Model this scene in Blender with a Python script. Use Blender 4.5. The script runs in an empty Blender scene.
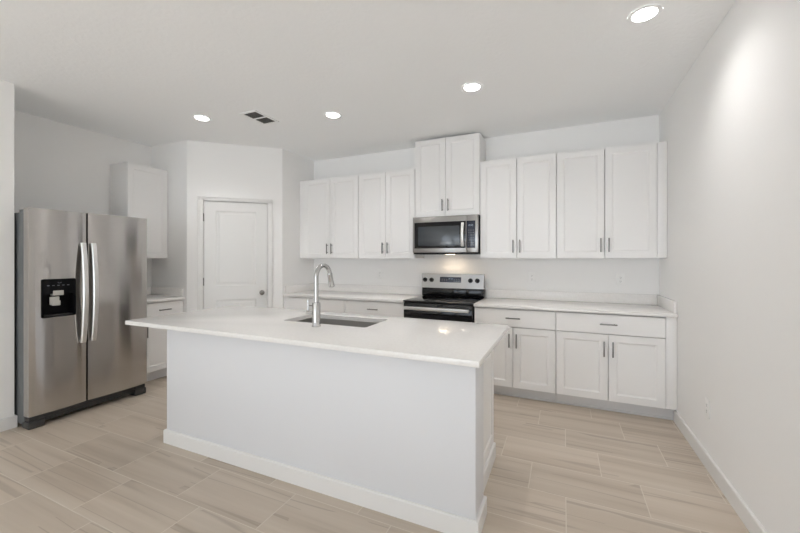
import bpy, bmesh, math, random
from mathutils import Vector, Matrix
C = bpy.context.scene.collection
SC = bpy.context.scene
PI = math.pi

# ------------------------------------------------------------------ camera, world, light, exposure
cd = bpy.data.cameras.new('camera')
cam = bpy.data.objects.new('camera', cd)
C.objects.link(cam)
cam.location = (-0.865, -4.304, 1.366)
cam.rotation_euler = (PI / 2, 0, 0.422)
cd.sensor_width = 36.0
cd.lens = 362.884 / 800 * 36
cd.shift_y = -7.541 / 800
cd.clip_start = 0.05
SC.camera = cam

w = bpy.data.worlds.new('world')
SC.world = w
w.use_nodes = True
w.node_tree.nodes['Background'].inputs[0].default_value = (0.80, 0.89, 1.0, 1)
w.node_tree.nodes['Background'].inputs[1].default_value = 2.0

SC.view_settings.view_transform = 'Standard'
SC.view_settings.look = 'None'
SC.view_settings.gamma = 1
SC.cycles.max_bounces = 16
SC.cycles.diffuse_bounces = 12
SC.cycles.sample_clamp_indirect = 0
SC.view_settings.use_curve_mapping = False
SC.view_settings.exposure = 0.29

SPOT_POWER = 26    # each recessed ceiling light
H = 2.786          # ceiling height
YR = -9.2          # rear wall of the living area, behind the camera
XS = -4.925        # face of the wall left of the refrigerator
XL = -5.632        # back of the refrigerator alcove
WINS = [(-4.35, -2.55, 0.06, 2.35), (-2.1, -0.4, 0.06, 2.35)]    # window openings added in the unseen rear wall for daylight


def area(name, loc, rot, sx, sy, power, col):
    l = bpy.data.lights.new(name, 'AREA')
    l.shape = 'RECTANGLE'
    l.size = sx
    l.size_y = sy
    l.energy = power
    l.color = col
    o = bpy.data.objects.new(name, l)
    C.objects.link(o)
    o.location = loc
    o.rotation_euler = rot
    return o


for i, (a, b, z0, z1) in enumerate(WINS):     # area lamps added for daylight at the unseen rear windows
    area('window_daylight', ((a + b) / 2, YR - 0.16, (z0 + z1) / 2), (PI / 2, 0, 0), b - a, z1 - z0, 9, (0.80, 0.90, 1.0))
    # added fill lamp aimed upward to brighten the ceiling, like ground bounce
    area('ground_bounce', ((a + b) / 2, YR - 0.55, 0.75), (PI / 2 + 0.75, 0, 0), b - a, 1.1, 14, (0.86, 0.93, 1.0))
sl = bpy.data.lights.new('sun', 'SUN')
sl.energy = 17
sl.angle = 0.02
sl.color = (0.84, 0.92, 1.0)
so = bpy.data.objects.new('sun', sl)
C.objects.link(so)
so.rotation_euler = (math.radians(58), 0, math.radians(-6))

# ------------------------------------------------------------------ materials
MATS = {}


def mat(name, col, rough=0.5, metal=0.0, spec=0.5, bump=None, emit=None, coat=0.0):
    if name in MATS:
        return MATS[name]
    m = bpy.data.materials.new(name)
    m.use_nodes = True
    nt = m.node_tree
    b = nt.nodes['Principled BSDF']
    b.inputs['Base Color'].default_value = (*col, 1)
    b.inputs['Roughness'].default_value = rough
    b.inputs['Metallic'].default_value = metal
    b.inputs['Specular IOR Level'].default_value = spec
    b.inputs['Coat Weight'].default_value = coat
    b.inputs['Coat Roughness'].default_value = 0.05
    if emit:
        b.inputs['Emission Color'].default_value = (*emit[0], 1)
        b.inputs['Emission Strength'].default_value = emit[1]
    if bump:
        scale, strength, dist = bump
        tc = nt.nodes.new('ShaderNodeTexCoord')
        n = nt.nodes.new('ShaderNodeTexNoise')
        n.inputs['Scale'].default_value = scale
        n.inputs['Detail'].default_value = 4
        bp = nt.nodes.new('ShaderNodeBump')
        bp.inputs['Strength'].default_value = strength
        bp.inputs['Distance'].default_value = dist
        nt.links.new(tc.outputs['Object'], n.inputs['Vector'])
        nt.links.new(n.outputs['Fac'], bp.inputs['Height'])
        nt.links.new(bp.outputs['Normal'], b.inputs['Normal'])
    MATS[name] = m
    return m


WALL = mat('wall_paint', (0.88, 0.878, 0.872), 0.85, spec=0.2, bump=(90, 0.12, 0.002))
CEIL = mat('ceiling_texture', (0.91, 0.92, 0.925), 0.95, spec=0.1, bump=(34, 0.35, 0.006))
TRIM = mat('trim_paint', (0.78, 0.775, 0.765), 0.4)
CAB = mat('cabinet_paint', (0.85, 0.845, 0.84), 0.38)
DOORM = mat('door_paint', (0.80, 0.80, 0.79), 0.42)
TOE = mat('toe_kick_paint', (0.68, 0.68, 0.69), 0.55)  # shadow of the recess put into the grey base colour
NICKEL = mat('dark_nickel', (0.24, 0.235, 0.23), 0.32, metal=1.0)
CHROME = mat('chrome', (0.58, 0.58, 0.58), 0.15, metal=1.0)
SATIN = mat('satin_bar', (0.78, 0.78, 0.77), 0.38, metal=1.0)
BLACKG = mat('black_glass', (0.005, 0.005, 0.006), 0.06, spec=0.4)
RECESS = mat('matte_black', (0.004, 0.004, 0.005), 0.6, spec=0.15)
BLACKP = mat('black_plastic', (0.008, 0.008, 0.009), 0.4, spec=0.25)
DKGREY = mat('dark_grey_steel', (0.16, 0.17, 0.175), 0.45, metal=0.3)
KICK = mat('grille_grey', (0.045, 0.044, 0.043), 0.4)
MWGLASS = mat('microwave_window', (0.045, 0.053, 0.062), 0.14, spec=0.6)
MWPANEL = mat('microwave_panel', (0.016, 0.022, 0.042), 0.15, spec=0.6)
LIGHTP = mat('pale_plastic', (0.50, 0.49, 0.46), 0.4)
MARKM = mat('grey_marking', (0.16, 0.17, 0.19), 0.5)
OUTM = mat('outlet_plastic', (0.90, 0.90, 0.89), 0.35)
SLOTM = mat('outlet_slot', (0.16, 0.16, 0.155), 0.6)
VENTD = mat('vent_dark', (0.16, 0.16, 0.155), 0.8)
VENTM = mat('vent_metal', (0.40, 0.40, 0.39), 0.6)
LENS = mat('led_lens', (1, 1, 1), 0.4, emit=((1.0, 0.96, 0.92), 16))
MLENS = mat('hood_lens', (1, 1, 1), 0.4, emit=((1.0, 0.80, 0.58), 5))
DISP = mat('lit_digits', (0.1, 0.1, 0.1), 0.4, emit=((0.55, 0.75, 1.0), 0.35))
GLASS = mat('window_glass', (1, 1, 1), 0.0)
GLASS.node_tree.nodes['Principled BSDF'].inputs['Transmission Weight'].default_value = 1.0
BURN = mat('burner_ring', (0.06, 0.06, 0.062), 0.2)


def steel_mat(name, col, rough, aniso):
    m = mat(name, col, rough, metal=1.0)
    nt = m.node_tree
    b = nt.nodes['Principled BSDF']
    b.inputs['Anisotropic'].default_value = aniso
    tg = nt.nodes.new('ShaderNodeTangent')
    tg.direction_type = 'RADIAL'
    tg.axis = 'Z'
    b.inputs['Anisotropic Rotation'].default_value = 0.25
    nt.links.new(tg.outputs['Tangent'], b.inputs['Tangent'])
    tc = nt.nodes.new('ShaderNodeTexCoord')
    mp = nt.nodes.new('ShaderNodeMapping')
    mp.inputs['Scale'].default_value = (2, 2, 500)
    n = nt.nodes.new('ShaderNodeTexNoise')
    n.inputs['Scale'].default_value = 2.0
    mr = nt.nodes.new('ShaderNodeMapRange')
    mr.inputs['To Min'].default_value = rough - 0.01
    mr.inputs['To Max'].default_value = rough + 0.01
    nt.links.new(tc.outputs['Object'], mp.inputs['Vector'])
    nt.links.new(mp.outputs['Vector'], n.inputs['Vector'])
    nt.links.new(n.outputs['Fac'], mr.inputs['Value'])
    nt.links.new(mr.outputs['Result'], b.inputs['Roughness'])
    return m


STEEL = steel_mat('brushed_steel', (0.52, 0.50, 0.485), 0.17, 0.88)
STEEL2 = steel_mat('range_steel', (0.37, 0.36, 0.35), 0.30, 0.4)
SINKM = steel_mat('sink_steel', (0.50, 0.49, 0.475), 0.32, 0.2)


def quartz():
    m = mat('white_quartz', (0.76, 0.745, 0.725), 0.17, spec=0.5)
    nt = m.node_tree
    b = nt.nodes['Principled BSDF']
    tc = nt.nodes.new('ShaderNodeTexCoord')
    n = nt.nodes.new('ShaderNodeTexNoise')
    n.inputs['Scale'].default_value = 60
    n.inputs['Detail'].default_value = 8
    cr = nt.nodes.new('ShaderNodeValToRGB')
    cr.color_ramp.elements[0].position = 0.35
    cr.color_ramp.elements[0].color = (0.82, 0.805, 0.79, 1)
    cr.color_ramp.elements[1].position = 0.62
    cr.color_ramp.elements[1].color = (0.85, 0.84, 0.825, 1)
    nt.links.new(tc.outputs['Object'], n.inputs['Vector'])
    nt.links.new(n.outputs['Fac'], cr.inputs['Fac'])
    nt.links.new(cr.outputs['Color'], b.inputs['Base Color'])
    return m


QUARTZ = quartz()


def floor_mat():
    m = bpy.data.materials.new('plank_tile')
    m.use_nodes = True
    nt = m.node_tree
    b = nt.nodes['Principled BSDF']
    N = nt.nodes.new
    L = nt.links.new

    def math_(op, a, b_=None):
        n = N('ShaderNodeMath')
        n.operation = op
        for i, x in enumerate((a, b_)):
            if x is None:
                continue
            if isinstance(x, (int, float)):
                n.inputs[i].default_value = x
            else:
                L(x, n.inputs[i])
        return n.outputs[0]
    tc = N('ShaderNodeTexCoord')
    sp = N('ShaderNodeSeparateXYZ')
    L(tc.outputs['Object'], sp.inputs[0])
    x, y = sp.outputs[0], sp.outputs[1]
    v = math_('DIVIDE', math_('ADD', y, 2.016), 0.305)
    k = math_('FLOOR', v)
    fv = math_('SUBTRACT', v, k)
    u = math_('DIVIDE', math_('ADD', math_('ADD', x, 0.44), math_('MULTIPLY', k, 0.2033)), 0.613)
    ku = math_('FLOOR', u)
    fu = math_('SUBTRACT', u, ku)
    dv = math_('MULTIPLY', math_('MINIMUM', fv, math_('SUBTRACT', 1.0, fv)), 0.305)
    du = math_('MULTIPLY', math_('MINIMUM', fu, math_('SUBTRACT', 1.0, fu)), 0.61)
    d = math_('MINIMUM', dv, du)
    grout = N('ShaderNodeMapRange')
    grout.interpolation_type = 'SMOOTHSTEP'
    grout.inputs['From Min'].default_value = 0.0018
    grout.inputs['From Max'].default_value = 0.0036
    grout.inputs['To Min'].default_value = 1.0
    grout.inputs['To Max'].default_value = 0.0
    L(d, grout.inputs['Value'])
    ids = N('ShaderNodeCombineXYZ')
    L(ku, ids.inputs[0])
    L(k, ids.inputs[1])
    wn = N('ShaderNodeTexWhiteNoise')
    wn.noise_dimensions = '3D'
    L(ids.outputs[0], wn.inputs['Vector'])
    rs = N('ShaderNodeSeparateXYZ')
    L(wn.outputs['Color'], rs.inputs[0])

    def streak(sx, sy, off, detail, dist=0.4):
        cx = N('ShaderNodeCombineXYZ')
        L(math_('ADD', math_('MULTIPLY', x, sx), math_('MULTIPLY', rs.outputs[0], 37.0 + off)), cx.inputs[0])
        L(math_('ADD', math_('MULTIPLY', y, sy), math_('MULTIPLY', rs.outputs[1], 53.0 + off)), cx.inputs[1])
        cx.inputs[2].default_value = off
        n = N('ShaderNodeTexNoise')
        n.inputs['Scale'].default_value = 1.0
        n.inputs['Detail'].default_value = detail
        n.inputs['Distortion'].default_value = dist
        L(cx.outputs[0], n.inputs['Vector'])
        return n.outputs['Fac']
    broad = streak(0.55, 11.0, 0.0, 3, 0.15)
    fine = streak(1.6, 60.0, 11.0, 4, 0.1)
    cr = N('ShaderNodeValToRGB')
    e = cr.color_ramp.elements
    e[0].position = 0.30
    e[0].color = (0.46, 0.385, 0.31, 1)
    e[1].position = 0.72
    e[1].color = (0.60, 0.527, 0.445, 1)
    a = cr.color_ramp.elements.new(0.46)
    a.color = (0.545, 0.467, 0.385, 1)
    L(broad, cr.inputs['Fac'])
    # thin darker veins that run the length of a tile
    vein = streak(0.28, 9.0, 23.0, 1, 0.0)
    va = math_('ABSOLUTE', math_('SUBTRACT', vein, 0.5))
    vr = N('ShaderNodeMapRange')
    vr.interpolation_type = 'SMOOTHSTEP'
    vr.inputs['From Min'].default_value = 0.0
    vr.inputs['From Max'].default_value = 0.024
    vr.inputs['To Min'].default_value = 0.42
    vr.inputs['To Max'].default_value = 0.0
    L(va, vr.inputs['Value'])
    vmask = math_('MULTIPLY', vr.outputs[0], math_('GREATER_THAN', streak(1.1, 2.0, 31.0, 1), 0.50))
    mx = N('ShaderNodeMix')
    mx.data_type = 'RGBA'
    L(vmask, mx.inputs[0])
    L(cr.outputs['Color'], mx.inputs[6])
    mx.inputs[7].default_value = (0.27, 0.215, 0.17, 1)
    # fine grain and per tile brightness
    val = math_('ADD', math_('ADD', 0.86, math_('MULTIPLY', fine, 0.10)), math_('MULTIPLY', rs.outputs[2], 0.10))
    hsv = N('ShaderNodeHueSaturation')
    L(val, hsv.inputs['Value'])
    L(mx.outputs[2], hsv.inputs['Color'])
    mg = N('ShaderNodeMix')
    mg.data_type = 'RGBA'
    L(grout.outputs[0], mg.inputs[0])
    L(hsv.outputs['Color'], mg.inputs[6])
    mg.inputs[7].default_value = (0.64, 0.58, 0.50, 1)
    L(mg.outputs[2], b.inputs['Base Color'])
    b.inputs['Roughness'].default_value = 0.38
    b.inputs['Specular IOR Level'].default_value = 0.45
    bp = N('ShaderNodeBump')
    bp.inputs['Strength'].default_value = 0.5
    bp.inputs['Distance'].default_value = 0.0015
    bp.invert = True
    L(grout.outputs[0], bp.inputs['Height'])
    L(bp.outputs['Normal'], b.inputs['Normal'])
    return m


FLOOR = floor_mat()


# ------------------------------------------------------------------ mesh helpers
def add_box(bm, x0, x1, y0, y1, z0, z1, bev=0.0, seg=2):
    vs = [bm.verts.new((x, y, z)) for x in (x0, x1) for y in (y0, y1) for z in (z0, z1)]
    idx = [(0, 1, 3, 2), (4, 6, 7, 5), (0, 4, 5, 1), (2, 3, 7, 6), (0, 2, 6, 4), (1, 5, 7, 3)]
    fs = [bm.faces.new([vs[i] for i in f]) for f in idx]
    if bev > 0:
        es = {e for f in fs for e in f.edges}
        bmesh.ops.bevel(bm, geom=list(es), offset=bev, segments=seg, profile=0.5, affect='EDGES')


def add_cyl(bm, p0, p1, r, r2=None, n=24, cap=True):
    p0, p1 = Vector(p0), Vector(p1)
    r2 = r if r2 is None else r2
    d = (p1 - p0).normalized()
    a = d.orthogonal().normalized()
    b = d.cross(a)
    r0s, r1s = [], []
    for i in range(n):
        t = 2 * PI * i / n
        o = a * math.cos(t) + b * math.sin(t)
        r0s.append(bm.verts.new(p0 + o * r))
        r1s.append(bm.verts.new(p1 + o * r2))
    for i in range(n):
        j = (i + 1) % n
        bm.faces.new((r0s[i], r0s[j], r1s[j], r1s[i]))
    if cap:
        bm.faces.new(r0s[::-1])
        bm.faces.new(r1s)


def add_lathe(bm, prof, origin=(0, 0, 0), axis='Z', n=32):
    """prof: list of (radius, height) along the axis"""
    o = Vector(origin)
    rings = []
    for r, h in prof:
        ring = []
        for i in range(n):
            t = 2 * PI * i / n
            c, s = math.cos(t) * r, math.sin(t) * r
            p = {'Z': Vector((c, s, h)), 'Y': Vector((c, h, -s)), 'X': Vector((h, c, s))}[axis]
            ring.append(bm.verts.new(o + p))
        rings.append(ring)
    for a, b in zip(rings, rings[1:]):
        for i in range(n):
            j = (i + 1) % n
            bm.faces.new((a[i], a[j], b[j], b[i]))
    bm.faces.new(rings[0][::-1])
    bm.faces.new(rings[-1])


def add_tube(bm, pts, r, n=16):
    pts = [Vector(p) for p in pts]
    rs = r if isinstance(r, (list, tuple)) else [r] * len(pts)
    rings = []
    prev = None
    for i, p in enumerate(pts):
        d = (pts[min(i + 1, len(pts) - 1)] - pts[max(i - 1, 0)]).normalized()
        a = prev - d * prev.dot(d) if prev is not None else d.orthogonal()
        a.normalize()
        prev = a
        b = d.cross(a)
        rings.append([bm.verts.new(p + (a * math.cos(2 * PI * k / n) + b * math.sin(2 * PI * k / n)) * rs[i]) for k in range(n)])
    for u, v in zip(rings, rings[1:]):
        for k in range(n):
            j = (k + 1) % n
            bm.faces.new((u[k], u[j], v[j], v[k]))
    bm.faces.new(rings[0][::-1])
    bm.faces.new(rings[-1])


def add_prism(bm, poly, z0, z1):
    lo = [bm.verts.new((x, y, z0)) for x, y in poly]
    hi = [bm.verts.new((x, y, z1)) for x, y in poly]
    n = len(poly)
    bm.faces.new(lo[::-1])
    bm.faces.new(hi)
    for i in range(n):
        j = (i + 1) % n
        bm.faces.new((lo[i], lo[j], hi[j], hi[i]))


def rrect(x0, x1, z0, z1, r, n=6):
    out = []
    for cx, cz, a in ((x1 - r, z1 - r, 0), (x0 + r, z1 - r, 90), (x0 + r, z0 + r, 180), (x1 - r, z0 + r, 270)):
        for i in range(n + 1):
            t = math.radians(a + 90 * i / n)
            out.append((cx + r * math.cos(t), cz + r * math.sin(t)))
    return out


def obj(name, bm, m, parent=None, smooth=True, kind=None, label=None):
    bmesh.ops.recalc_face_normals(bm, faces=bm.faces[:])
    me = bpy.data.meshes.new(name)
    bm.to_mesh(me)
    bm.free()
    me.materials.append(m)
    if smooth:
        for p in me.polygons:
            p.use_smooth = True
        me.set_sharp_from_angle(angle=math.radians(35))
    o = bpy.data.objects.new(name, me)
    C.objects.link(o)
    if parent:
        o.parent = parent
    if kind:
        o['kind'] = kind
    if label:
        o['label'] = label
    return o


def box(name, x0, x1, y0, y1, z0, z1, m, parent=None, bev=0.0, **kw):
    bm = bmesh.new()
    add_box(bm, x0, x1, y0, y1, z0, z1, bev)
    return obj(name, bm, m, parent, **kw)


def thing(name, label, cat, loc=(0, 0, 0), rotz=0, group=None):
    o = bpy.data.objects.new(name, None)
    C.objects.link(o)
    o.location = loc
    o.rotation_euler = (0, 0, rotz)
    o['label'] = label
    o['category'] = cat
    if group:
        o['group'] = group
    return o


def dup(root, loc, rotz=None, label=None):
    r = root.copy()
    C.objects.link(r)
    r.location = loc
    if rotz is not None:
        r.rotation_euler = (0, 0, rotz)
    if label:
        r['label'] = label
    for ch in list(root.children):
        c = ch.copy()
        C.objects.link(c)
        c.parent = r
        for g in ch.children:
            d = g.copy()
            C.objects.link(d)
            d.parent = c
    return r


def struct(name, x0, x1, y0, y1, z0, z1, m, bev=0.0):
    return box(name, x0, x1, y0, y1, z0, z1, m, bev=bev, smooth=bev > 0, kind='structure')


# ------------------------------------------------------------------ the room
struct('floor', XL - 0.1, 0.1, YR - 0.1, 0.1, -0.12, 0, FLOOR)
struct('ceiling', XL - 0.1, 0.1, YR - 0.1, 0.1, H, H + 0.12, CEIL)
struct('wall_back', XL - 0.1, 0.1, 0, 0.1, 0, H, WALL)
struct('wall_right', 0, 0.1, YR, 0, 0, H, WALL)
struct('wall_alcove', XL - 0.1, XL, -2.9, 0, 0, H, WALL)
struct('wall_left', XL - 0.1, XS, YR, -2.9, 0, H, WALL)

# rear wall with the two added window openings
bm = bmesh.new()
xs = [XS] + [q for a in WINS for q in a[:2]] + [0.0]
for i in range(0, len(xs), 2):
    add_box(bm, xs[i], xs[i + 1], YR - 0.1, YR, 0, H)
for a, b, z0, z1 in WINS:
    add_box(bm, a, b, YR - 0.1, YR, 0, z0)
    add_box(bm, a, b, YR - 0.1, YR, z1, H)
obj('wall_rear', bm, WALL, smooth=False, kind='structure')
for i, (a, b, z0, z1) in enumerate(WINS):
    bm = bmesh.new()
    t = 0.05
    m_ = (a + b) / 2
    for q in ((a, a + t, z0, z1), (b - t, b, z0, z1), (m_ - t / 2, m_ + t / 2, z0, z1), (a, b, z0, z0 + t), (a, b, z1 - t, z1)):
        add_box(bm, q[0], q[1], YR - 0.08, YR - 0.02, q[2], q[3])
    wf = obj('window_%d' % (i + 1), bm, TRIM, smooth=False, kind='structure')

# pantry closet: two side walls and a diagonal front with the door
XP, YD1, XD, YD2 = -4.168, -0.653, -4.964, -1.392
dv = Vector((XP - XD, YD1 - YD2, 0))
DL = dv.length
dv.normalize()
nv = Vector((dv.y, -dv.x, 0))          # out of the closet, to the room
ANG = math.atan2(dv.y, dv.x)
bm = bmesh.new()
add_prism(bm, [(XP, 0), (XP, YD1), (XP - 0.10, YD1 + 0.05), (XP - 0.10, 0)], 0, H)
obj('wall_pantry_right', bm, WALL, smooth=False, kind='structure')
bm = bmesh.new()
add_prism(bm, [(XL, YD2), (XD, YD2), (XD - 0.04, YD2 + 0.1), (XL, YD2 + 0.1)], 0, H)
obj('wall_pantry_left', bm, WALL, smooth=False, kind='structure')


def placed(o):      # objects of the diagonal wall: local x along it from the left corner, local -y to the room
    o.location = (XD, YD2, 0)
    o.rotation_euler = (0, 0, ANG)
    return o


D0, D1, DT = 0.178, 0.902, 2.072
bm = bmesh.new()
J = 0.012
for q in ((0, D0 - J, 0, H), (D1 + J, DL, 0, H), (D0 - J, D1 + J, DT + J, H)):
    add_box(bm, q[0], q[1], 0, 0.1, q[2], q[3])
placed(obj('wall_pantry_front', bm, WALL, smooth=False, kind='structure'))
# jamb and casing
bm = bmesh.new()
add_box(bm, D0 - J, D0, 0.0, 0.1, 0, DT + J)
add_box(bm, D1, D1 + J, 0.0, 0.1, 0, DT + J)
add_box(bm, D0, D1, 0.0, 0.1, DT, DT + J)
placed(obj('trim_1', bm, TRIM, smooth=False, kind='structure'))
CW = 0.062
bm = bmesh.new()
for (a0, a1, zt) in ((D0 - CW - 0.004, D0 - 0.004, DT + 0.05), (D1 + 0.004, D1 + CW + 0.004, DT + 0.05)):
    add_box(bm, a0, a1, -0.014, 0, 0, zt, 0.003)
    e = (a0, a0 + 0.012) if a0 < D0 else (a1 - 0.012, a1)
    add_box(bm, e[0], e[1], -0.019, -0.013, 0, zt, 0.002)
add_box(bm, D0 - CW - 0.004, D1 + CW + 0.004, -0.014, 0, DT + 0.004, DT + 0.052, 0.003)
add_box(bm, D0 - CW - 0.004, D1 + CW + 0.004, -0.019, -0.013, DT + 0.040, DT + 0.052, 0.002)
placed(obj('trim_2', bm, TRIM, kind='structure'))


def add_panel_front(bm, x0, x1, z0, z1, yf, t, panels, slope=0.012, depth=0.008, raise_=None, chamfer=0.0015):
    """slab from yf (front, room side, -y) to yf+t with sunk panels; panels: list of (x0,x1,z0,z1)"""
    xc = sorted({x0, x1, *[q for p in panels for q in p[:2]]})
    zc = sorted({z0, z1, *[q for p in panels for q in p[2:]]})
    V = {}

    def vv(x, y, z):
        key = (round(x, 6), round(y, 6), round(z, 6))
        if key not in V:
            V[key] = bm.verts.new(key)
        return V[key]
    for i in range(len(xc) - 1):
        for j in range(len(zc) - 1):
            a, b, c, d = xc[i], xc[i + 1], zc[j], zc[j + 1]
            if any(p[0] - 1e-6 <= a and b <= p[1] + 1e-6 and p[2] - 1e-6 <= c and d <= p[3] + 1e-6 for p in panels):
                continue
            bm.faces.new((vv(a, yf, c), vv(b, yf, c), vv(b, yf, d), vv(a, yf, d)))
    for (a, b, c, d) in panels:
        levels = [(0, 0), (slope * 0.12, depth * 0.25), (slope, depth)]
        if raise_:
            levels += [(slope + raise_, depth), (slope + raise_ + 0.02, depth * 0.35)]
        rings = [[vv(a + s, yf + dp, c + s), vv(b - s, yf + dp, c + s), vv(b - s, yf + dp, d - s), vv(a + s, yf + dp, d - s)] for s, dp in levels]
        for r0, r1 in zip(rings, rings[1:]):
            for i in range(4):
                j = (i + 1) % 4
                bm.faces.new((r0[i], r0[j], r1[j], r1[i]))
        bm.faces.new(rings[-1])
    # sides and back
    per = [(x, z0) for x in xc] + [(x1, z) for z in zc[1:]] + [(x, z1) for x in xc[::-1][1:]] + [(x0, z) for z in zc[::-1][1:-1]]
    n = len(per)
    for i in range(n):
        p, q = per[i], per[(i + 1) % n]
        bm.faces.new((vv(p[0], yf, p[1]), vv(q[0], yf, q[1]), vv(q[0], yf + t, q[1]), vv(p[0], yf + t, p[1])))
    bm.faces.new([vv(p[0], yf + t, p[1]) for p in per])


# pantry door: two panels, knob, hinges
bm = bmesh.new()
g = 0.004
add_panel_front(bm, D0 + g, D1 - g, 0.012, DT - g, 0.006, 0.035,
                [(D0 + 0.130, D1 - 0.130, 0.24, 0.865), (D0 + 0.130, D1 - 0.130, 1.035, DT - 0.115)], slope=0.012, depth=0.008, raise_=0.014)
door = placed(obj('door_1', bm, DOORM, smooth=False, kind='structure'))
bm = bmesh.new()
kx = D1 - 0.062
add_lathe(bm, [(0.031, 0.0055), (0.031, -0.001), (0.026, -0.004), (0.011, -0.006), (0.010, -0.028), (0.020, -0.034), (0.028, -0.046), (0.027, -0.056), (0.018, -0.064), (0.004, -0.066)], (kx, 0, 0.94), 'Y')
obj('door_knob', bm, NICKEL, door, label='satin nickel round door knob')
for hz in (0.30, 1.09, 1.87):
    bm = bmesh.new()
    add_cyl(bm, (D0 + 0.001, -0.008, hz - 0.045), (D0 + 0.001, -0.008, hz + 0.045), 0.007, n=12)
    add_cyl(bm, (D0 + 0.001, -0.008, hz - 0.05), (D0 + 0.001, -0.008, hz + 0.05), 0.004, n=12)
    obj('hinge', bm, NICKEL, door)
bm = bmesh.new()
add_box(bm, D1 - 0.0035, D1 - 0.0005, -0.002, 0.012, 0.90, 0.98)
obj('strike_plate', bm, NICKEL, door)


def baseboard(name, pts, h=0.098, t=0.014):
    """profile run along a polyline on the floor; the board lies on the right-hand side of the walk"""
    bm = bmesh.new()
    prof = [(0, 0), (t, 0), (t, h - 0.006), (t * 0.65, h), (0, h)]
    pts = [Vector((*p, 0)) for p in pts]
    rings = []
    for i, p in enumerate(pts):
        ns = []
        if i > 0:
            d = (p - pts[i - 1]).normalized()
            ns.append(Vector((d.y, -d.x, 0)))
        if i < len(pts) - 1:
            d = (pts[i + 1] - p).normalized()
            ns.append(Vector((d.y, -d.x, 0)))
        nn = sum(ns, Vector()) / len(ns)
        nn = nn / max(nn.length_squared, 0.3)
        rings.append([bm.verts.new((p.x + nn.x * a, p.y + nn.y * a, b)) for a, b in prof])
    for r0, r1 in zip(rings, rings[1:]):
        for i in range(len(prof)):
            j = (i + 1) % len(prof)
            bm.faces.new((r0[i], r0[j], r1[j], r1[i]))
    bm.faces.new(rings[0])
    bm.faces.new(rings[-1][::-1])
    return obj(name, bm, TRIM, smooth=False, kind='structure')


baseboard('baseboard_right', [(0, -0.57), (0, YR)])
baseboard('baseboard_left', [(XS, YR), (XS, -2.9), (XS - 0.05, -2.9)])
p0 = Vector((XD, YD2, 0)) + dv * (D0 - CW - 0.006)
p1 = Vector((XD, YD2, 0)) + dv * (D1 + CW + 0.006)
baseboard('baseboard_pantry', [(XD, YD2), (p0.x, p0.y)])
baseboard('baseboard_pantry_right', [(p1.x, p1.y), (XP, YD1), (XP, YD1 + 0.02)])


# ------------------------------------------------------------------ cabinets
def pull(bm, cx, cz, yf, vertical, L_=0.135):
    s = L_ / 2
    post = 0.048
    if vertical:
        add_box(bm, cx - 0.006, cx + 0.006, yf - 0.036, yf - 0.026, cz - s, cz + s, 0.0025)
        for z in (cz - post, cz + post):
            add_cyl(bm, (cx, yf - 0.030, z), (cx, yf, z), 0.0048, n=12)
    else:
        add_box(bm, cx - s, cx + s, yf - 0.036, yf - 0.026, cz - 0.006, cz + 0.006, 0.0025)
        for x in (cx - post, cx + post):
            add_cyl(bm, (x, yf - 0.030, cz), (x, yf, cz), 0.0048, n=12)


def shaker(name, x0, x1, z0, z1, root, flat=False, handle=None, fr=0.060):
    bm = bmesh.new()
    if flat:
        add_panel_front(bm, x0, x1, z0, z1, -0.021, 0.019, [])
        bm2 = None
    else:
        add_panel_front(bm, x0, x1, z0, z1, -0.021, 0.019, [(x0 + fr, x1 - fr, z0 + fr, z1 - fr)], slope=0.013, depth=0.008)
    d = obj(name, bm, CAB, root, smooth=False)
    if handle:
        bm = bmesh.new()
        pull(bm, handle[0], handle[1], -0.021, handle[2])
        obj('handle', bm, NICKEL, d, label='brushed nickel bar handle')
    return d


G = 0.0055


def carcass(x0, x1, depth, z0, z1, top=True):
    """open-fronted box: two sides, bottom, back and (wall cabinets) a top"""
    bm = bmesh.new()
    t_ = 0.016
    add_box(bm, x0, x0 + t_, 0, depth, z0, z1, 0.0008)
    add_box(bm, x1 - t_, x1, 0, depth, z0, z1, 0.0008)
    add_box(bm, x0 + t_, x1 - t_, 0, depth - 0.006, z0, z0 + t_)
    add_box(bm, x0 + t_, x1 - t_, depth - 0.006, depth, z0, z1)
    if top:
        add_box(bm, x0 + t_, x1 - t_, 0, depth - 0.006, z1 - t_, z1)
    else:
        add_box(bm, x0 + t_, x1 - t_, depth - 0.10, depth - 0.006, z1 - t_, z1)
        add_box(bm, x0 + t_, x1 - t_, 0.03, 0.10, z1 - t_, z1)
    return bm


def wall_cabinet(label, x0, x1, z0, z1, depth, doors, loc=(0, 0, 0), rotz=0, filler=None, group='wall cabinets'):
    """local frame: front of the box at y = 0, box behind it; doors: list of (x0, x1, handle side)"""
    t = thing('wall_cabinet', label, 'cabinet', loc, rotz, None)
    obj('body', carcass(x0, x1, depth - 0.002, z0, z1), CAB, t)
    for a, b, side in doors:
        hx = b - 0.034 if side == 'r' else a + 0.034
        shaker('door', a + G / 2, b - G / 2, z0 + 0.003, z1 - 0.004, t, handle=(hx, z0 + 0.125, True))
    if filler:
        box('filler_strip', filler[0], filler[1], -0.012, 0.01, z0 + 0.001, z1 - 0.001, CAB, t, bev=0.001)
    return t


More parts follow.
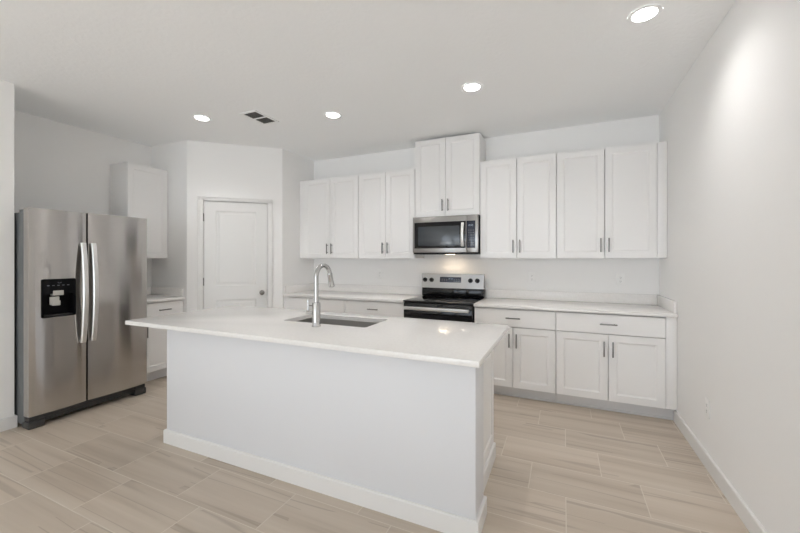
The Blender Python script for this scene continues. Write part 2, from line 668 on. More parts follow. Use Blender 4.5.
YU = 0.303
UB, UT = 1.374, 2.433
U = (0, -YU, 0)
wall_cabinet('tall white two-door wall cabinet nearest the right wall', -0.924, -0.003, UB, UT, YU,
             [(-0.922, -0.500, 'r'), (-0.500, -0.080, 'l')], U, filler=(-0.078, -0.003))
wall_cabinet('white two-door wall cabinet directly right of the microwave', -1.693, -0.926, UB, UT, YU,
             [(-1.691, -1.309, 'r'), (-1.309, -0.927, 'l')], U)
wall_cabinet('raised white two-door cabinet above the microwave, reaching the ceiling', -2.457, -1.695, 1.853, 2.752, YU,
             [(-2.456, -2.083, 'r'), (-2.083, -1.697, 'l')], U)
wall_cabinet('white two-door wall cabinet directly left of the microwave', -3.231, -2.459, UB, UT, YU,
             [(-3.230, -2.845, 'r'), (-2.845, -2.460, 'l')], U)
wall_cabinet('white two-door wall cabinet beside the pantry closet wall', XP + 0.002, -3.233, UB, UT, YU,
             [(XP + 0.078, -3.662, 'r'), (-3.662, -3.235, 'l')], U, filler=(XP + 0.002, XP + 0.076))
# left wall: local x runs to +y, room is +x
wall_cabinet('white single-door wall cabinet above and behind the refrigerator', -0.462, -0.002, UB + 0.0, 2.455, 0.305,
             [(-0.461, -0.006, 'l')], (XL + 0.305, YD2, 0), PI / 2)


def base_cabinet(label, x0, x1, depth, fronts, loc, rotz=0, filler=None, top=0.882, handles=True):
    t = thing('base_cabinet', label, 'cabinet', loc, rotz, None)
    obj('body', carcass(x0, x1, depth - 0.002, 0.112, top, False), CAB, t)
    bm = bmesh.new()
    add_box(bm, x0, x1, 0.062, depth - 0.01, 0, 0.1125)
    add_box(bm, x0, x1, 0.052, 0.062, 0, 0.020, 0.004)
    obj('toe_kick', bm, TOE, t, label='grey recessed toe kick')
    for kind, a, b, c, d, hd in fronts:
        if kind == 'drawer':
            shaker('drawer', a + G / 2, b - G / 2, c, d, t, flat=True, handle=((a + b) / 2, (c + d) / 2 + 0.002, False) if handles else None)
        else:
            hx = b - 0.034 if hd == 'r' else a + 0.034
            shaker('door', a + G / 2, b - G / 2, c, d, t, handle=(hx, d - 0.125, True))
    if filler:
        box('filler_strip', filler[0], filler[1], -0.012, 0.01, 0.113, top - 0.001, CAB, t, bev=0.001)
    return t


YB = 0.611
DZ0, DZ1, DW0, DW1 = 0.115, 0.698, 0.704, 0.872
B = (0, -YB, 0)


def fronts(x0, xm, x1):
    return [('drawer', x0, x1, DW0, DW1, None), ('door', x0, xm, DZ0, DZ1, 'r'), ('door', xm, x1, DZ0, DZ1, 'l')]


base_cabinet('white base cabinet with wide drawer over two doors against the right wall', -0.924, -0.003, YB,
             fronts(-0.922, -0.501, -0.080), B, filler=(-0.078, -0.003))
base_cabinet('white base cabinet with drawer over two doors directly right of the black stove', -1.689, -0.926, YB,
             fronts(-1.687, -1.309, -0.927), B)
base_cabinet('white base cabinet with drawer directly left of the black stove', -3.231, -2.464, YB,
             fronts(-3.229, -2.845, -2.466), B)
base_cabinet('white base cabinet with drawer in the corner beside the pantry wall', XP + 0.002, -3.233, YB,
             fronts(XP + 0.078, -3.662, -3.235), B, filler=(XP + 0.002, XP + 0.076))
base_cabinet('narrow white base cabinet with drawer between refrigerator and pantry', -0.560, -0.002, 0.594,
             [('drawer', -0.470, -0.010, DW0, DW1, None), ('door', -0.470, -0.010, DZ0, DZ1, 'l')], (XL + 0.596, YD2, 0), PI / 2,
             filler=(-0.56, -0.474))


def counter(label, x0, x1, splash_side=None, loc=(0, 0, 0), rotz=0, depth=0.648, z=0.914):
    t = thing('countertop', label, 'countertop', loc, rotz)
    box('slab', x0, x1, -depth, -0.002, z - 0.030, z, QUARTZ, t, bev=0.002)
    box('backsplash', x0, x1, -0.022, -0.002, z + 0.0005, z + 0.100, QUARTZ, t, bev=0.0015)
    if splash_side == 'r':
        box('side_splash', x1 - 0.020, x1, -depth + 0.03, -0.0225, z + 0.0005, z + 0.100, QUARTZ, t, bev=0.0015)
    if splash_side == 'l':
        box('side_splash', x0, x0 + 0.020, -depth + 0.03, -0.0225, z + 0.0005, z + 0.100, QUARTZ, t, bev=0.0015)
    return t


counter('white quartz countertop right of the stove, ending at the right wall', -1.690, -0.002, 'r')
counter('white quartz countertop left of the stove, ending at the pantry closet', XP + 0.002, -2.463, 'l')
counter('short white quartz countertop between refrigerator and pantry door', -0.575, -0.002, 'r', (XL, YD2, 0), PI / 2, depth=0.640)

# ------------------------------------------------------------------ range
RX0, RX1 = -2.457, -1.695
t = thing('electric_range', 'black and stainless freestanding electric stove with glass cooktop', 'stove', (0, 0, 0))
bm = bmesh.new()
add_box(bm, RX0, RX1, -0.640, -0.025, 0.03, 0.898, 0.003)
for x in (RX0 + 0.05, RX1 - 0.05):
    for y in (-0.58, -0.08):
        add_cyl(bm, (x, y, 0), (x, y, 0.035), 0.02, n=16)
obj('body', bm, BLACKP, t)
ct = box('cooktop', RX0 - 0.001, RX1 + 0.001, -0.672, -0.060, 0.8985, 0.917, BLACKG, t, bev=0.004)
for (bx, by, r) in ((-2.27, -0.50, 0.115), (-1.88, -0.50, 0.085), (-2.27, -0.22, 0.085), (-1.88, -0.22, 0.105)):
    bm = bmesh.new()
    n = 48
    a = [bm.verts.new((bx + r * math.cos(2 * PI * i / n), by + r * math.sin(2 * PI * i / n), 0.9173)) for i in range(n)]
    b = [bm.verts.new((bx + (r - .003) * math.cos(2 * PI * i / n), by + (r - .003) * math.sin(2 * PI * i / n), 0.9173)) for i in range(n)]
    for i in range(n):
        bm.faces.new((a[i], a[(i + 1) % n], b[(i + 1) % n], b[i]))
    obj('burner_ring', bm, BURN, ct)
bm = bmesh.new()
add_box(bm, RX0 + 0.003, RX1 - 0.003, -0.668, -0.641, 0.235, 0.892, 0.004)
od = obj('oven_door', bm, BLACKG, t)
bm = bmesh.new()
add_box(bm, RX0 + 0.12, RX1 - 0.12, -0.6695, -0.6675, 0.34, 0.70, 0.0005)
obj('oven_window', bm, MWPANEL, od)
bm = bmesh.new()
add_box(bm, RX0 + 0.028, RX1 - 0.028, -0.728, -0.712, 0.822, 0.858, 0.006, 3)
for x in (RX0 + 0.05, RX1 - 0.05):
    add_box(bm, x - 0.015, x + 0.015, -0.714, -0.6675, 0.828, 0.852, 0.003)
obj('handle', bm, SATIN, od, label='broad stainless bar handle')
box('storage_drawer', RX0 + 0.003, RX1 - 0.003, -0.664, -0.641, 0.045, 0.228, BLACKP, t, bev=0.004)
# backguard: black lower riser and stainless control panel
bm = bmesh.new()
add_box(bm, RX0 + 0.002, RX1 - 0.002, -0.100, -0.026, 0.9175, 1.016, 0.004)
obj('back_riser', bm, BLACKG, t)
bm = bmesh.new()
# slightly tilted control panel
poly = [(-0.112, 1.017), (-0.092, 1.186), (-0.026, 1.186), (-0.026, 1.017)]
lo = [bm.verts.new((RX0 - 0.001, y, z)) for y, z in poly]
hi = [bm.verts.new((RX1 + 0.001, y, z)) for y, z in poly]
bm.faces.new(lo)
bm.faces.new(hi[::-1])
for i in range(4):
    bm.faces.new((lo[i], lo[(i + 1) % 4], hi[(i + 1) % 4], hi[i]))
cp = obj('control_panel', bm, STEEL2, t, smooth=False)
tilt = math.atan2(0.020, 0.169)


def on_panel(o, x, z):
    y = -0.112 + 0.020 * (z - 1.017) / 0.169
    o.location = (x, y, z)
    o.rotation_euler = (-tilt, 0, 0)
    return o


for kx in (-2.412, -2.328, -1.850, -1.770):
    bm = bmesh.new()
    add_lathe(bm, [(0.027, 0.0), (0.027, -0.006), (0.022, -0.009), (0.0205, -0.030), (0.017, -0.034), (0.002, -0.035)], (0, 0, 0), 'Y', 28)
    add_box(bm, -0.004, 0.004, -0.040, -0.033, -0.019, 0.019, 0.001)
    on_panel(obj('control_knob', bm, BLACKP, cp), kx, 1.112)
bm = bmesh.new()
add_box(bm, -0.131, 0.131, -0.0035, 0.002, -0.032, 0.032, 0.0015)
dsp = on_panel(obj('display', bm, MWPANEL, cp), -2.092, 1.118)
bm = bmesh.new()
for i, dx in enumerate((-0.020, -0.008, 0.010, 0.022)):     # seven-segment clock digits
    for s in ((0, 0.006, 0.0125, 0.014), (0, 0.006, 0.006, 0.0075), (0, 0.006, 0, 0.0015), (0, 0.0015, 0, 0.014), (0.0045, 0.006, 0, 0.014)):
        add_box(bm, dx + s[0], dx + s[1], -0.0042, -0.0034, s[2] + 0.004, s[3] + 0.004)
obj('clock_digits', bm, DISP, dsp)
for r_ in range(2):
    for c_ in range(8):
        x = -0.108 + c_ * 0.028 + (0.01 if c_ > 3 else 0)
        if abs(x) < 0.03:
            continue
        bm = bmesh.new()
        add_box(bm, x, x + 0.014, -0.0042, -0.0034, -0.018 + r_ * 0.02, -0.014 + r_ * 0.02)
        obj('touch_key', bm, MARKM, dsp)

# ------------------------------------------------------------------ microwave
MX0, MX1, MZ0, MZ1, MY = -2.456, -1.697, 1.420, 1.850, -0.400
t = thing('microwave', 'stainless over-the-range microwave with black window and curved handle', 'microwave', (0, 0, 0))
box('body', MX0, MX1, -0.372, -0.003, MZ0 + 0.006, MZ1 - 0.001, BLACKP, t, bev=0.003)
SEAM = -1.826
bm = bmesh.new()
add_box(bm, MX0, SEAM - 0.0012, MY, -0.3725, MZ0 + 0.018, MZ1 - 0.004, 0.003)
md = obj('door', bm, STEEL2, t)
box('window_frame', MX0 + 0.022, SEAM - 0.006, MY - 0.002, MY + 0.004, 1.486, 1.782, BLACKG, md, bev=0.001)
box('window', MX0 + 0.070, SEAM - 0.075, MY - 0.0032, MY - 0.0012, 1.515, 1.735, MWGLASS, md, bev=0.0005)
bm = bmesh.new()
pts = []
for i in range(15):
    f_ = i / 14
    z = 1.505 + f_ * 0.258
    pts.append((z, MY - 0.020 - 0.026 * math.sin(PI * f_)))
rings = []
for z, y in pts:
    rings.append([bm.verts.new((x, yy, z)) for x, yy in ((-1.878, y + 0.006), (-1.878, y - 0.003), (-1.872, y - 0.007), (-1.854, y - 0.007), (-1.848, y - 0.003), (-1.848, y + 0.006))])
for a, b in zip(rings, rings[1:]):
    for i in range(6):
        bm.faces.new((a[i], a[(i + 1) % 6], b[(i + 1) % 6], b[i]))
bm.faces.new(rings[0])
bm.faces.new(rings[-1][::-1])
for z in (1.512, 1.756):
    add_box(bm, -1.875, -1.851, MY - 0.024, MY - 0.0015, z - 0.009, z + 0.009, 0.002)
obj('handle', bm, SATIN, md, label='bowed bright metal handle')
pn = box('control_panel', SEAM + 0.0012, MX1, MY, -0.3725, MZ0 + 0.018, MZ1 - 0.004, STEEL2, t, bev=0.003)
kp = box('keypad', SEAM + 0.005, MX1 - 0.030, MY - 0.002, MY + 0.004, 1.486, 1.782, MWPANEL, pn, bev=0.001)
bm = bmesh.new()
for i, dx in enumerate((0.018, 0.030, 0.046, 0.058)):
    for s in ((0, 0.008, 0.0165, 0.018), (0, 0.008, 0.008, 0.0095), (0, 0.008, 0, 0.0015), (0, 0.0015, 0, 0.018), (0.0065, 0.008, 0, 0.018)):
        add_box(bm, SEAM + 0.010 + dx + s[0] - 0.002, SEAM + 0.010 + dx + s[1] - 0.002, MY - 0.0028, MY - 0.0018, 1.725 + s[2], 1.725 + s[3])
obj('clock_digits', bm, DISP, kp)
for r_ in range(7):
    for c_ in range(3):
        bm = bmesh.new()
        x = SEAM + 0.020 + c_ * 0.026
        z = 1.515 + r_ * 0.027
        add_box(bm, x, x + 0.012, MY - 0.0028, MY - 0.0018, z, z + 0.004)
        obj('key', bm, MARKM, kp)
bm = bmesh.new()
add_box(bm, MX0 + 0.004, MX1 - 0.004, -0.395, -0.02, MZ0, MZ0 + 0.005)
ug = obj('underside_grille', bm, BLACKP, t, smooth=False)
bm = bmesh.new()
add_box(bm, -2.11, -2.01, -0.235, -0.185, MZ0 - 0.004, MZ0 - 0.0005, 0.001)
obj('lamp_lens', bm, MLENS, ug, label='warm glowing cooktop lamp')
ll = area('microwave_lamp', (-2.06, -0.21, MZ0 - 0.008), (0, 0, 0), 0.14, 0.06, 0.8, (1.0, 0.78, 0.56))

# ------------------------------------------------------------------ refrigerator
FX, F0, F1, FS = -4.735, -2.886, -1.982, -2.495
t = thing('refrigerator', 'tall stainless side-by-side refrigerator with ice dispenser', 'refrigerator', (FX, (F0 + F1) / 2, 0), PI / 2)
# local: x along the front (left door first), -y towards the room
W = F1 - F0
hw = W / 2
s0 = FS - (F0 + F1) / 2
bm = bmesh.new()
add_box(bm, -hw + 0.004, hw - 0.004, 0.082, 0.86, 0.03, 1.745, 0.004)
obj('body', bm, DKGREY, t, label='dark grey painted cabinet sides')


def fdoor(x0, x1, z0, z1):
    """door with a gently convex front"""
    bm = bmesh.new()
    n = 16
    cols = []
    for i in range(n + 1):
        f_ = i / n
        x = x0 + (x1 - x0) * f_
        e = min(f_, 1 - f_)
        y = -0.015 * (1 - (2 * f_ - 1) ** 2)
        if i in (0, n):
            y = 0.006
        cols.append((x, y))
    cols = [(x0, 0.012)] + [(x0 + 0.003, 0.002)] + cols[1:-1] + [(x1 - 0.003, 0.002)] + [(x1, 0.012)]
    poly = cols + [(x1, 0.075), (x0, 0.075)]
    add_prism(bm, poly, z0, z1)
    return obj('door', bm, STEEL, t)


ZF0, ZF1 = 0.105, 1.776
dl = fdoor(-hw, s0 - 0.004, ZF0, ZF1)
c0 = (F0 + F1) / 2
dx0, dx1, dz0, dz1 = -2.812 - c0, -2.584 - c0, 0.882, 1.200
bm = bmesh.new()            # cut the dispenser recess out of the left door
add_box(bm, dx0 + 0.008, dx1 - 0.008, -0.05, 0.058, dz0 + 0.008, dz0 + 0.200)
cut = obj('cutter', bm, STEEL, None, smooth=False)
mod = dl.modifiers.new('cut', 'BOOLEAN')
mod.object = cut
mod.operation = 'DIFFERENCE'
mod.solver = 'EXACT'
bpy.context.view_layer.update()
cut.matrix_world = dl.matrix_world.copy()
bpy.context.view_layer.update()
nm = bpy.data.meshes.new_from_object(dl.evaluated_get(bpy.context.evaluated_depsgraph_get()))
dl.modifiers.clear()
dl.data = nm
bpy.data.objects.remove(cut)
dr = fdoor(s0 + 0.004, hw, ZF0, ZF1)
for d_, hx in ((dl, s0 - 0.040), (dr, s0 + 0.036)):
    bm = bmesh.new()
    rings = []
    for i in range(25):
        f_ = i / 24
        z = 0.632 + f_ * 0.876
        y = -0.028 - 0.040 * math.sin(PI * f_) ** 0.8
        wd = 0.0195 + 0.002 * math.sin(PI * f_)
        rings.append([bm.verts.new((hx + a, y + b, z)) for a, b in ((-wd, 0.010), (-wd, -0.002), (-wd * 0.7, -0.009), (wd * 0.7, -0.009), (wd, -0.002), (wd, 0.010))])
    for a, b in zip(rings, rings[1:]):
        for i in range(6):
            bm.faces.new((a[i], a[(i + 1) % 6], b[(i + 1) % 6], b[i]))
    bm.faces.new(rings[0])
    bm.faces.new(rings[-1][::-1])
    for z in (0.645, 1.495):
        add_box(bm, hx - 0.012, hx + 0.012, -0.032, 0.001, z - 0.012, z + 0.012, 0.002)
    obj('handle', bm, SATIN, d_, label='long bowed bright metal handle')
# dispenser in the left door
c0 = (F0 + F1) / 2
dx0, dx1, dz0, dz1 = -2.812 - c0, -2.584 - c0, 0.882, 1.200
bm = bmesh.new()
out = rrect(dx0, dx1, dz0, dz1, 0.012)
inn = rrect(dx0 + 0.012, dx1 - 0.012, dz0 + 0.012, dz0 + 0.195, 0.008)
yo, yi, yb = -0.0175, -0.0175, 0.055
# bezel: front face as upper block and a frame about the recess
vo = [bm.verts.new((x, yo, z)) for x, z in out]
vb = [bm.verts.new((x, 0.0, z)) for x, z in out]
vi = [bm.verts.new((x, yi, z)) for x, z in inn]
vr = [bm.verts.new((x, yb, z)) for x, z in inn]
n = len(out)
for i in range(n):
    j = (i + 1) % n
    bm.faces.new((vo[i], vo[j], vb[j], vb[i]))
    bm.faces.new((vo[i], vo[j], vi[j], vi[i]))
    bm.faces.new((vi[i], vi[j], vr[j], vr[i]))
bm.faces.new(vr)
dp = obj('dispenser', bm, RECESS, dl, label='black ice and water dispenser')
bm = bmesh.new()
xm = (dx0 + dx1) / 2 - 0.006
add_box(bm, xm - 0.036, xm + 0.036, -0.020, 0.03, 1.062, 1.103, 0.004)
obj('spout_housing', bm, LIGHTP, dp)
bm = bmesh.new()
add_box(bm, xm - 0.052, xm + 0.012, -0.010, 0.004, 0.985, 1.052, 0.006)
add_box(bm, xm - 0.040, xm + 0.016, -0.016, -0.006, 0.978, 1.018, 0.004)
obj('paddle', bm, LIGHTP, dp)
bm = bmesh.new()
add_box(bm, dx0 + 0.02, dx1 - 0.02, -0.012, 0.05, dz0 + 0.013, dz0 + 0.019, 0.001)
for i in range(8):
    x = dx0 + 0.035 + i * 0.022
    add_box(bm, x, x + 0.008, -0.008, 0.046, dz0 + 0.019, dz0 + 0.021)
obj('drip_tray', bm, KICK, dp)
bm = bmesh.new()
for i in range(9):      # small curved emblem and a row of touch icons
    a = PI + PI * i / 9
    b2 = PI + PI * (i + 1) / 9
    p = [(xm + 0.008 + r * math.cos(q), 1.172 + r * 0.7 * math.sin(q)) for q in (a, b2) for r in (0.013, 0.009)]
    bm.faces.new([bm.verts.new((x, -0.0180, z)) for x, z in (p[0], p[1], p[3], p[2])])
for i in range(5):
    x = dx0 + 0.042 + i * 0.033
    bm.faces.new([bm.verts.new((x + a * 0.008, -0.0180, 1.146 + b * 0.003)) for a, b in ((-1, -1), (1, -1), (1, 1), (-1, 1))])
obj('dispenser_markings', bm, MARKM, dp, smooth=False)
# faint raised badge, upper right of the right door
bm = bmesh.new()
bx = hw - 0.085
for i in range(7):
    add_box(bm, bx - 0.034 + i * 0.0105, bx - 0.028 + i * 0.0105, -0.0062 + 0.0004 * i, -0.0035 + 0.0004 * i, 1.706, 1.717 if i % 3 else 1.722)
obj('badge', bm, SATIN, dr)
# lower grille, roller covers, hinge covers
bm = bmesh.new()
add_box(bm, -hw + 0.09, hw - 0.09, 0.035, 0.082, 0.030, 0.098, 0.004)
for i in range(3):
    add_box(bm, -hw + 0.10, hw - 0.10, 0.026, 0.036, 0.038 + i * 0.018, 0.048 + i * 0.018, 0.003)
obj('kick_grille', bm, KICK, t)
for sx in (-1, 1):
    bm = bmesh.new()
    a = sorted((sx * (hw - 0.004), sx * (hw - 0.110)))
    add_box(bm, a[0], a[1], 0.006, 0.120, 0.0, 0.062, 0.010)
    add_box(bm, a[0] + 0.006, a[1] - 0.006, 0.016, 0.08, 0.060, 0.096, 0.006)
    obj('foot_cover', bm, KICK, t)
for sx in (-1, 1):
    bm = bmesh.new()
    a = sorted((sx * (hw - 0.008), sx * (hw - 0.08)))
    add_box(bm, a[0], a[1], 0.085, 0.17, 1.7455, 1.768, 0.003)
    obj('hinge_cover', bm, DKGREY, t)

# ------------------------------------------------------------------ island
IZ = 0.901
IX0, IX1, IY0, IY1 = -3.880, -1.211, -2.655, -1.660
t = thing('kitchen_island', 'long white kitchen island base in the middle of the tiled floor', 'kitchen island', (0, 0, 0))
KX0, KX1, KY0, KY1 = -3.560, -1.251, -2.548, -2.355
ZT = IZ - 0.0305
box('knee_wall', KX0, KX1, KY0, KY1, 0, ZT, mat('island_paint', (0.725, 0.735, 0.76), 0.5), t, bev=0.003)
CX1 = -1.315
YI = -1.745      # face of the cabinets on the stove side
bm = bmesh.new()
# hollow under the sink: side blocks, a floor and a thin front, so that the bowl hangs free
add_box(bm, KX0 + 0.03, -2.85, KY1 + 0.001, YI, 0.112, ZT - 0.003, 0.002)
add_box(bm, -2.035, CX1, KY1 + 0.001, YI, 0.112, ZT - 0.003, 0.002)
add_box(bm, -2.8505, -2.0345, KY1 + 0.001, YI, 0.112, 0.56)
add_box(bm, -2.8505, -2.0345, YI - 0.018, YI, 0.5595, ZT - 0.003)
add_box(bm, KX0 + 0.05, CX1 - 0.002, KY1 + 0.001, YI - 0.07, 0.0, 0.1125)
obj('cabinet_box', bm, CAB, t)
bm = bmesh.new()
add_panel_front(bm, 0, YI + 2.3545, 0.0, ZT - 0.004, -0.012, 0.012, [(0.055, YI + 2.30, 0.17, ZT - 0.07)], slope=0.008, depth=0.007)
ep = obj('end_panel', bm, CAB, t, smooth=False)
ep.rotation_euler = (0, 0, PI / 2)
ep.location = (CX1 + 0.0005, -2.3545, 0)


def ibase(name, pts, par):
    o = baseboard(name, pts, h=0.098, t=0.015)
    del o['kind']
    o.parent = par
    return o


ibase('baseboard', [(KX0, KY1), (KX0, KY0), (KX1, KY0), (KX1, KY1), (CX1 + 0.0125, KY1), (CX1 + 0.0125, YI)], t)
# fronts towards the stove
xa = KX0 + 0.03
wdt = (CX1 - xa) / 4
for i in range(4):
    a, b = xa + wdt * i + 0.002, xa + wdt * (i + 1) - 0.002
    for nm, c, d in (('drawer', 0.705, 0.860), ('door', 0.115, 0.699)):
        bm = bmesh.new()
        mid = (a + b) / 2
        w2 = (b - a) / 2
        add_panel_front(bm, -w2, w2, c, d, -0.02, 0.019, [] if nm == 'drawer' else [(-w2 + 0.06, w2 - 0.06, c + 0.06, d - 0.06)], slope=0.013, depth=0.008)
        o = obj(nm, bm, CAB, t, smooth=False)
        o.location = (mid, YI, 0)
        o.rotation_euler = (0, 0, PI)
        bm = bmesh.new()
        if nm == 'drawer':
            pull(bm, 0, (c + d) / 2, -0.02, False)
        else:
            pull(bm, (w2 - 0.034) * (1 if i % 2 else -1), d - 0.125, -0.02, True)
        obj('handle', bm, NICKEL, o)

# island top with an opening for the sink
t = thing('island_countertop', 'large glossy white quartz slab covering the kitchen island', 'countertop', (0, 0, 0))
SX0, SX1, SY0, SY1 = -2.805, -2.085, -2.160, -1.800
bm = bmesh.new()
z0, z1 = IZ - 0.030, IZ
outer = [(IX0, IY0), (IX1, IY0), (IX1, IY1), (IX0, IY1)]
inner = rrect(SX0, SX1, SY0, SY1, 0.02, 5)


def ring_faces(z, flip):
    vo = [bm.verts.new((x, y, z)) for x, y in outer]
    vi = [bm.verts.new((x, y, z)) for x, y in inner]
    m_ = len(inner) // 4      # inner corners: +x+y, -x+y, -x-y, +x-y ; outer: 0:-x-y 1:+x-y 2:+x+y 3:-x+y
    order = [2, 3, 0, 1]
    for q in range(4):
        seg = vi[q * m_:(q + 1) * m_]
        oc = vo[order[q]]
        for i in range(len(seg) - 1):
            bm.faces.new((oc, seg[i], seg[i + 1]))
        bm.faces.new((oc, seg[-1], vi[((q + 1) * m_) % len(vi)], vo[order[(q + 1) % 4]]))
    return vo, vi


ao, ai = ring_faces(z0, True)
bo, bi = ring_faces(z1, False)
for i in range(4):
    j = (i + 1) % 4
    bm.faces.new((ao[i], ao[j], bo[j], bo[i]))
for i in range(len(ai)):
    j = (i + 1) % len(ai)
    bm.faces.new((ai[i], bi[i], bi[j], ai[j]))
eds = [e for e in bm.edges if all(v in bo or v in ao for v in e.verts) and e.calc_length() > 0.005 and len([f for f in e.link_faces]) == 2]
bmesh.ops.bevel(bm, geom=[e for e in eds if all(v in bo for v in e.verts) or all(v in ao for v in e.verts)], offset=0.002, segments=2, profile=0.5, affect='EDGES')
obj('slab', bm, QUARTZ, t)

# sink
t = thing('kitchen_sink', 'undermount stainless steel sink bowl set into the island top', 'sink', (0, 0, 0))
bm = bmesh.new()
e_ = 0.004
zs = IZ - 0.031
levels = [(-0.004, zs), (e_, zs), (e_ + 0.004, zs - 0.19), (e_ + 0.02, zs - 0.212), (e_ + 0.06, zs - 0.216)]
rings = []
for s, z in levels:
    rings.append([bm.verts.new((x, y, z)) for x, y in rrect(SX0 + s, SX1 - s, SY0 + s, SY1 - s, 0.022, 5)])
for a, b in zip(rings, rings[1:]):
    for i in range(len(a)):
        j = (i + 1) % len(a)
        bm.faces.new((a[i], a[j], b[j], b[i]))
bm.faces.new(rings[-1])
sb = obj('bowl', bm, SINKM, t)
bm = bmesh.new()
add_lathe(bm, [(0.045, 0.0), (0.045, 0.003), (0.036, 0.0035), (0.030, 0.001), (0.001, 0.001)], ((SX0 + SX1) / 2, -1.95, zs - 0.2155), 'Z', 28)
obj('drain', bm, CHROME, sb)

# faucet
FXP, FYP = -2.413, -2.262
t = thing('kitchen_faucet', 'tall chrome gooseneck faucet with pull-down sprayer beside the island sink', 'faucet', (FXP, FYP, IZ))
bm = bmesh.new()
add_lathe(bm, [(0.031, 0.0005), (0.031, 0.006), (0.0275, 0.009), (0.0275, 0.160), (0.025, 0.165), (0.018, 0.167)], (0, 0, 0), 'Z', 32)
obj('base', bm, CHROME, t)
bm = bmesh.new()
R_ = 0.080
zc = 0.340
pts = [(0, 0, 0.166), (0, 0, 0.22), (0, 0, 0.28), (0, 0, 0.32)]
for i in range(17):
    a = PI - (PI * 0.90) * i / 16
    pts.append((0, R_ + R_ * math.cos(a), zc + R_ * math.sin(a)))
lx, ly, lz = pts[-1]
add_tube(bm, pts, 0.0155, 20)
obj('spout', bm, CHROME, t)
bm = bmesh.new()
dy, dz = 0.24, -0.97
pts = [(0, ly + dy * q, lz + dz * q) for q in (0.0, 0.006, 0.012, 0.055, 0.100, 0.106)]
add_tube(bm, pts, [0.0158, 0.018, 0.0185, 0.0195, 0.0215, 0.019], 20)
obj('spray_head', bm, CHROME, t)
bm = bmesh.new()
add_cyl(bm, (-0.02, 0, 0.092), (-0.080, 0, 0.092), 0.0165, n=24)
add_cyl(bm, (-0.080, 0, 0.092), (-0.084, 0, 0.092), 0.0165, 0.013, n=24)
add_tube(bm, [(-0.068, 0, 0.09), (-0.069, 0, 0.12), (-0.070, 0, 0.182)], [0.007, 0.0065, 0.006], 12)
obj('lever', bm, CHROME, t)

# ------------------------------------------------------------------ outlets
PLATE = None


def outlet(label, loc, rotz):
    global PLATE
    if PLATE is not None:
        return dup(PLATE, loc, rotz, label)
    t = thing('wall_outlet', label, 'electrical outlet', loc, rotz)
    bm = bmesh.new()
    add_box(bm, -0.0375, 0.0375, -0.006, -0.0005, -0.060, 0.060, 0.003)
    obj('cover_plate', bm, OUTM, t)
    for z in (-0.0195, 0.0195):
        bm = bmesh.new()
        add_box(bm, -0.017, 0.017, -0.0085, -0.0055, z - 0.0145, z + 0.0145, 0.002)
        s = obj('receptacle', bm, OUTM, t)
        bm = bmesh.new()
        for x, hh in ((-0.0065, 0.0045), (0.0065, 0.0035)):
            add_box(bm, x - 0.0012, x + 0.0012, -0.0090, -0.0083, z - hh + 0.003, z + hh + 0.003)
        add_cyl(bm, (0, -0.0083, z - 0.008), (0, -0.0090, z - 0.008), 0.0024, n=10)
        obj('slots', bm, SLOTM, s)
    PLATE = t
    return t


outlet('white wall outlet right of the stove, closer to the stove', (-1.181, 0, 1.16), 0)
outlet('white wall outlet on the back wall nearest the right corner', (-0.327, 0, 1.157), 0)
outlet('white wall outlet on the back wall left of the stove', (-3.09, 0, 1.165), 0)
outlet('low white wall outlet on the right wall above the baseboard', (0, -1.32, 0.392), -PI / 2)

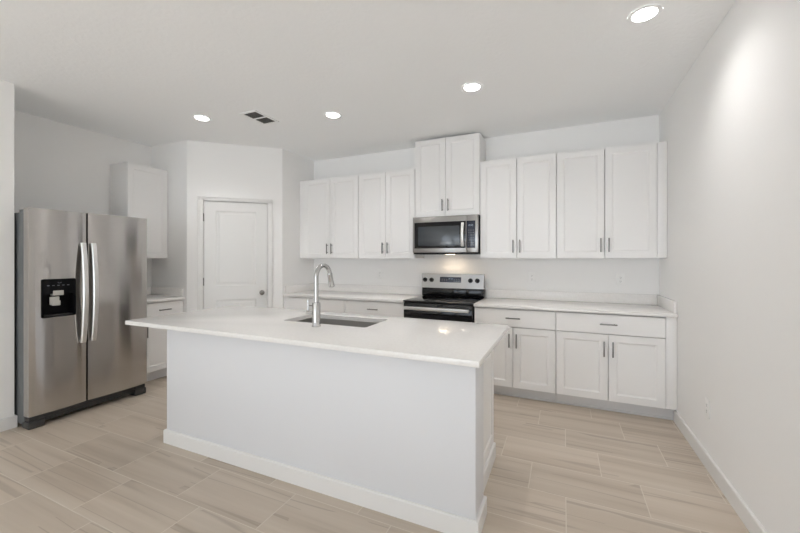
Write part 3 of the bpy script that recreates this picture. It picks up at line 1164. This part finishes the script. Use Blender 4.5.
# ------------------------------------------------------------------ ceiling lights and vent
first = None
for lab, x, y in (('recessed ceiling light nearest the camera, at the upper right', -0.433, -1.804),
                  ('recessed ceiling light in front of the microwave cabinet', -1.550, -1.325),
                  ('recessed ceiling light right of the ceiling vent', -2.934, -1.310),
                  ('recessed ceiling light left of the ceiling vent, near the pantry', -4.182, -1.786)):
    if first is None:
        t = thing('recessed_light', lab, 'ceiling light', (x, y, H), 0, 'recessed ceiling lights')
        bm = bmesh.new()
        n = 40
        prof = [(0.086, -0.0005), (0.085, -0.003), (0.080, -0.0045), (0.064, -0.0052), (0.061, -0.0015)]
        rings = [[bm.verts.new((r * math.cos(2 * PI * i / n), r * math.sin(2 * PI * i / n), z)) for i in range(n)] for r, z in prof]
        for a, b in zip(rings, rings[1:]):
            for i in range(n):
                bm.faces.new((a[i], a[(i + 1) % n], b[(i + 1) % n], b[i]))
        obj('trim_ring', bm, CEIL, t)
        bm = bmesh.new()
        add_cyl(bm, (0, 0, -0.0045), (0, 0, -0.002), 0.0605, n=40)
        obj('lens', bm, LENS, t, label='glowing white lens')
        sd = bpy.data.lights.new('downlight', 'SPOT')
        sd.energy = SPOT_POWER
        sd.color = (1.0, 0.972, 0.955)
        sd.spot_size = math.radians(144)
        sd.spot_blend = 1.0
        sd.shadow_soft_size = 0.06
        so_ = bpy.data.objects.new('downlight', sd)
        C.objects.link(so_)
        so_.parent = t
        so_.location = (0, 0, -0.012)
        first = t
    else:
        dup(first, (x, y, H), None, lab)

t = thing('ceiling_vent', 'dark two-section air supply grille on the ceiling', 'vent', (-3.640, -1.556, H))
bm = bmesh.new()
vw, vl = 0.078, 0.138
for q in ((-vw - 0.025, -vw, -vl - 0.025, vl + 0.025), (vw, vw + 0.025, -vl - 0.025, vl + 0.025), (-vw, vw, -vl - 0.025, -vl), (-vw, vw, vl, vl + 0.025), (-vw, vw, -0.009, 0.009)):
    add_box(bm, q[0], q[1], q[2], q[3], -0.007, -0.0005)
obj('frame', bm, CEIL, t, smooth=False)
bm = bmesh.new()
add_box(bm, -vw, vw, -vl, vl, -0.0012, -0.0006)
obj('duct_opening', bm, VENTD, t, smooth=False)
for s in (-1, 1):
    for i in range(8):
        x = -vw + 0.010 + i * 0.0195
        a0, a1 = sorted((s * 0.009, s * vl))
        bm = bmesh.new()
        vs = [bm.verts.new(p) for p in ((x - 0.006, a0, -0.0015), (x - 0.006, a1, -0.0015), (x + 0.006, a1, -0.0075), (x + 0.006, a0, -0.0075),
                                       (x - 0.005, a0, -0.0013), (x - 0.005, a1, -0.0013), (x + 0.007, a1, -0.0073), (x + 0.007, a0, -0.0073))]
        for f in ((0, 1, 2, 3), (7, 6, 5, 4), (0, 4, 5, 1), (2, 6, 7, 3), (1, 5, 6, 2), (0, 3, 7, 4)):
            bm.faces.new([vs[k] for k in f])
        obj('louver', bm, VENTM, t, smooth=False)
